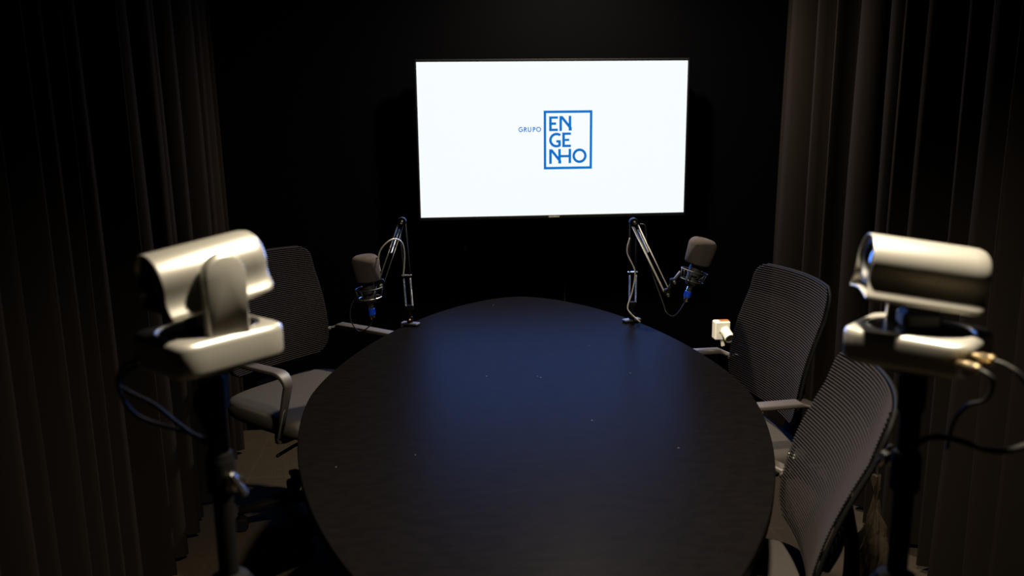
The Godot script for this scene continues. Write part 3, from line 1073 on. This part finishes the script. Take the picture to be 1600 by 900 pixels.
func build_details() -> void:
	# wall socket box with a plug adapter
	var o := at(1124, 513, Z0)
	var c := thing("wall_socket", "white surface-mounted wall socket with a plug adapter in it", "socket", Vector3(o.x, o.y, Z0))
	var st := begin()
	box(st, Vector3(0, 0, 0.026), Vector3(0.076, 0.092, 0.052), 0.005)
	part("socket_box", done(st), M.white_plastic, c)
	part("cover_plate", box_mesh(Vector3(0.070, 0.086, 0.006), 0.002), M.white_plastic, c, Vector3(0, 0, 0.054))
	part("screw", lathe([Vector2(0, 0), Vector2(0.003, 0), Vector2(0.003, 0.002), Vector2(0, 0.0022)], 10, Basis(Vector3.RIGHT, Vector3.BACK, Vector3.DOWN), Vector3(-0.016, -0.006, 0.0565)), M.socket_grey, c)
	part("tape", box_mesh(Vector3(0.045, 0.004, 0.03), 0.001), M.orange_tape, c, Vector3(0.012, 0.047, 0.03))
	var ax := Vector3(0.12, -0.42, 0.9).normalized()
	var s1 := ax.cross(Vector3.UP).normalized()
	var b := Basis(s1, ax, s1.cross(ax))
	var ad := part("adapter", lathe([Vector2(0, -0.012), Vector2(0.022, -0.012), Vector2(0.024, 0.0), Vector2(0.0235, 0.034), Vector2(0.026, 0.044), Vector2(0.026, 0.056), Vector2(0.0225, 0.057), Vector2(0.0215, 0.05)], 28, b, Vector3(0.012, -0.002, 0.060)), M.white_plastic, c)
	part("socket_face", lathe([Vector2(0, 0.0505), Vector2(0.0214, 0.0505)], 28, b, Vector3(0.012, -0.002, 0.060)), M.socket_grey, ad)
	st = begin()
	box(st, Vector3(0.002, -0.058, 0.05), Vector3(0.02, 0.04, 0.008), 0.002, Basis(Vector3(0, 0, 1), 0.2))
	part("pull_tab", done(st), M.white_plastic, c)
	# thin cable dropping down the wall below the television
	cable("wall_cable", "thin dark cable hanging down the wall below the television", [at(893, 352, Z0 + 0.05), at(894, 390, Z0 + 0.012), at(888, 425, Z0 + 0.006), at(883, 450, Z0 + 0.006), at(882, 500, Z0 + 0.006), at(884, 560, Z0 + 0.006)], 0.003, M.rubber_cable)
	var cb := thing("cable_clip", "small grey cable end stuck on the wall below the television", "clip", at(727, 386, Z0))
	part("clip", box_mesh(Vector3(0.016, 0.028, 0.012), 0.003), M.socket_grey, cb, Vector3(0, 0, 0.006))
	part("wire_end", tube([Vector3(0, 0.012, 0.006), Vector3(0.004, 0.05, 0.006), Vector3(0.002, 0.09, 0.005)], 0.0025, 8, true), M.rubber_cable, cb)
	# camera cables with metal plugs
	plug_cable("video_cable", "dark cable with bright metal plug arching away from the camera without yoke arm", at(1522, 556, -0.89), at(1553, 563, -0.84), [at(1575, 572, -0.83), at(1597, 590, -0.82), at(1625, 640, -0.82), at(1640, 720, -0.84)])
	plug_cable("video_cable", "dark cable with dull metal plug drooping below the camera without yoke arm", at(1498, 568, -0.89), at(1530, 577, -0.84), [at(1545, 586, -0.83), at(1552, 600, -0.83), at(1540, 625, -0.85), at(1512, 634, -0.89), at(1490, 660, -0.92), at(1480, 700, -0.95)])
	cable("loose_cable", "black cable swinging across the right curtain from the tripod column", [at(1424, 702, -0.96), at(1445, 686, -0.95), at(1475, 683, -0.94), at(1510, 692, -0.94), at(1545, 703, -0.92), at(1580, 703, -0.92), at(1625, 688, -0.94)], 0.004, M.rubber_cable)
	plug_cable("video_cable", "dark cable with bright metal plug curling from the camera with yoke arm", at(243, 558, -1.03), at(212, 563, -1.02), [at(196, 570, -1.02), at(184, 590, -1.02), at(190, 620, -1.02), at(212, 648, -1.03), at(250, 664, -1.04), at(300, 678, -1.04), at(340, 700, -1.04)])
	cable("loose_cable", "dark blue cable sagging from the camera with yoke arm to its tripod", [at(235, 568, -1.03), at(205, 575, -1.03), at(186, 600, -1.03), at(200, 612, -1.03), at(240, 632, -1.04), at(275, 660, -1.04), at(310, 685, -1.04), at(345, 708, -1.04)], 0.0025, M.blue_cable)
	# crumpled black bag hanging behind the chair by the right tripod
	make_bag()

func plug_cable(called: String, label: String, a: Vector3, b: Vector3, rest: Array) -> void:
	var c := thing(called, label, "cable", a, 0.0, "camera cables")
	var d := (b - a)
	var u := d.normalized()
	var s := u.cross(Vector3.UP).normalized()
	var L := d.length()
	part("plug", lathe([Vector2(0, 0), Vector2(0.0042, 0), Vector2(0.0042, L * 0.35), Vector2(0.0055, L * 0.36), Vector2(0.0055, L * 0.9), Vector2(0.003, L), Vector2(0, L)], 16, Basis(s, u, s.cross(u))), M.brass_plug, c)
	var pts := [d * 0.95]
	for p in rest:
		pts.append(p - a)
	part("lead", tube(pts, 0.0025, 8, true, 8), M.rubber_cable, c)

func make_bag() -> void:
	var top := at(1372, 742, -1.92)
	var c := thing("black_bag", "crumpled glossy black bag hanging behind the ribbed chair back", "bag", Vector3(top.x, 0.25, top.z))
	var n := FastNoiseLite.new()
	n.seed = 9
	n.frequency = 5.0
	n.noise_type = FastNoiseLite.TYPE_CELLULAR
	n.cellular_return_type = FastNoiseLite.RETURN_DISTANCE2_SUB
	var hgt := top.y - 0.25
	var rings := []
	for i in 30:
		var v := i / 29.0
		var ring := []
		var rad := lerpf(0.085, 0.028, smoothstep(0.35, 1.0, v)) * (0.55 + 0.45 * smoothstep(0.0, 0.15, v))
		for k in 48:
			var a := -TAU * k / 48
			var d := Vector3(cos(a), 0, sin(a) * 0.7)
			var q := d * rad + Vector3(0, v * hgt, 0)
			var w := n.get_noise_3d(q.x * 2.2, q.y * 1.1, q.z * 2.2)
			ring.append(q + d * (w * 0.05 + 0.006 * sin(a * 7.0 + v * 5.0)))
		rings.append(ring)
	var st := begin()
	loft(st, rings)
	part("sack", done(st), M.bag_plastic, c)
	part("drawstring", tube([Vector3(0, hgt - 0.01, 0), Vector3(-0.01, hgt + 0.05, 0.0), Vector3(-0.03, hgt + 0.12, -0.01)], 0.003, 8, true), M.rubber_cable, c)
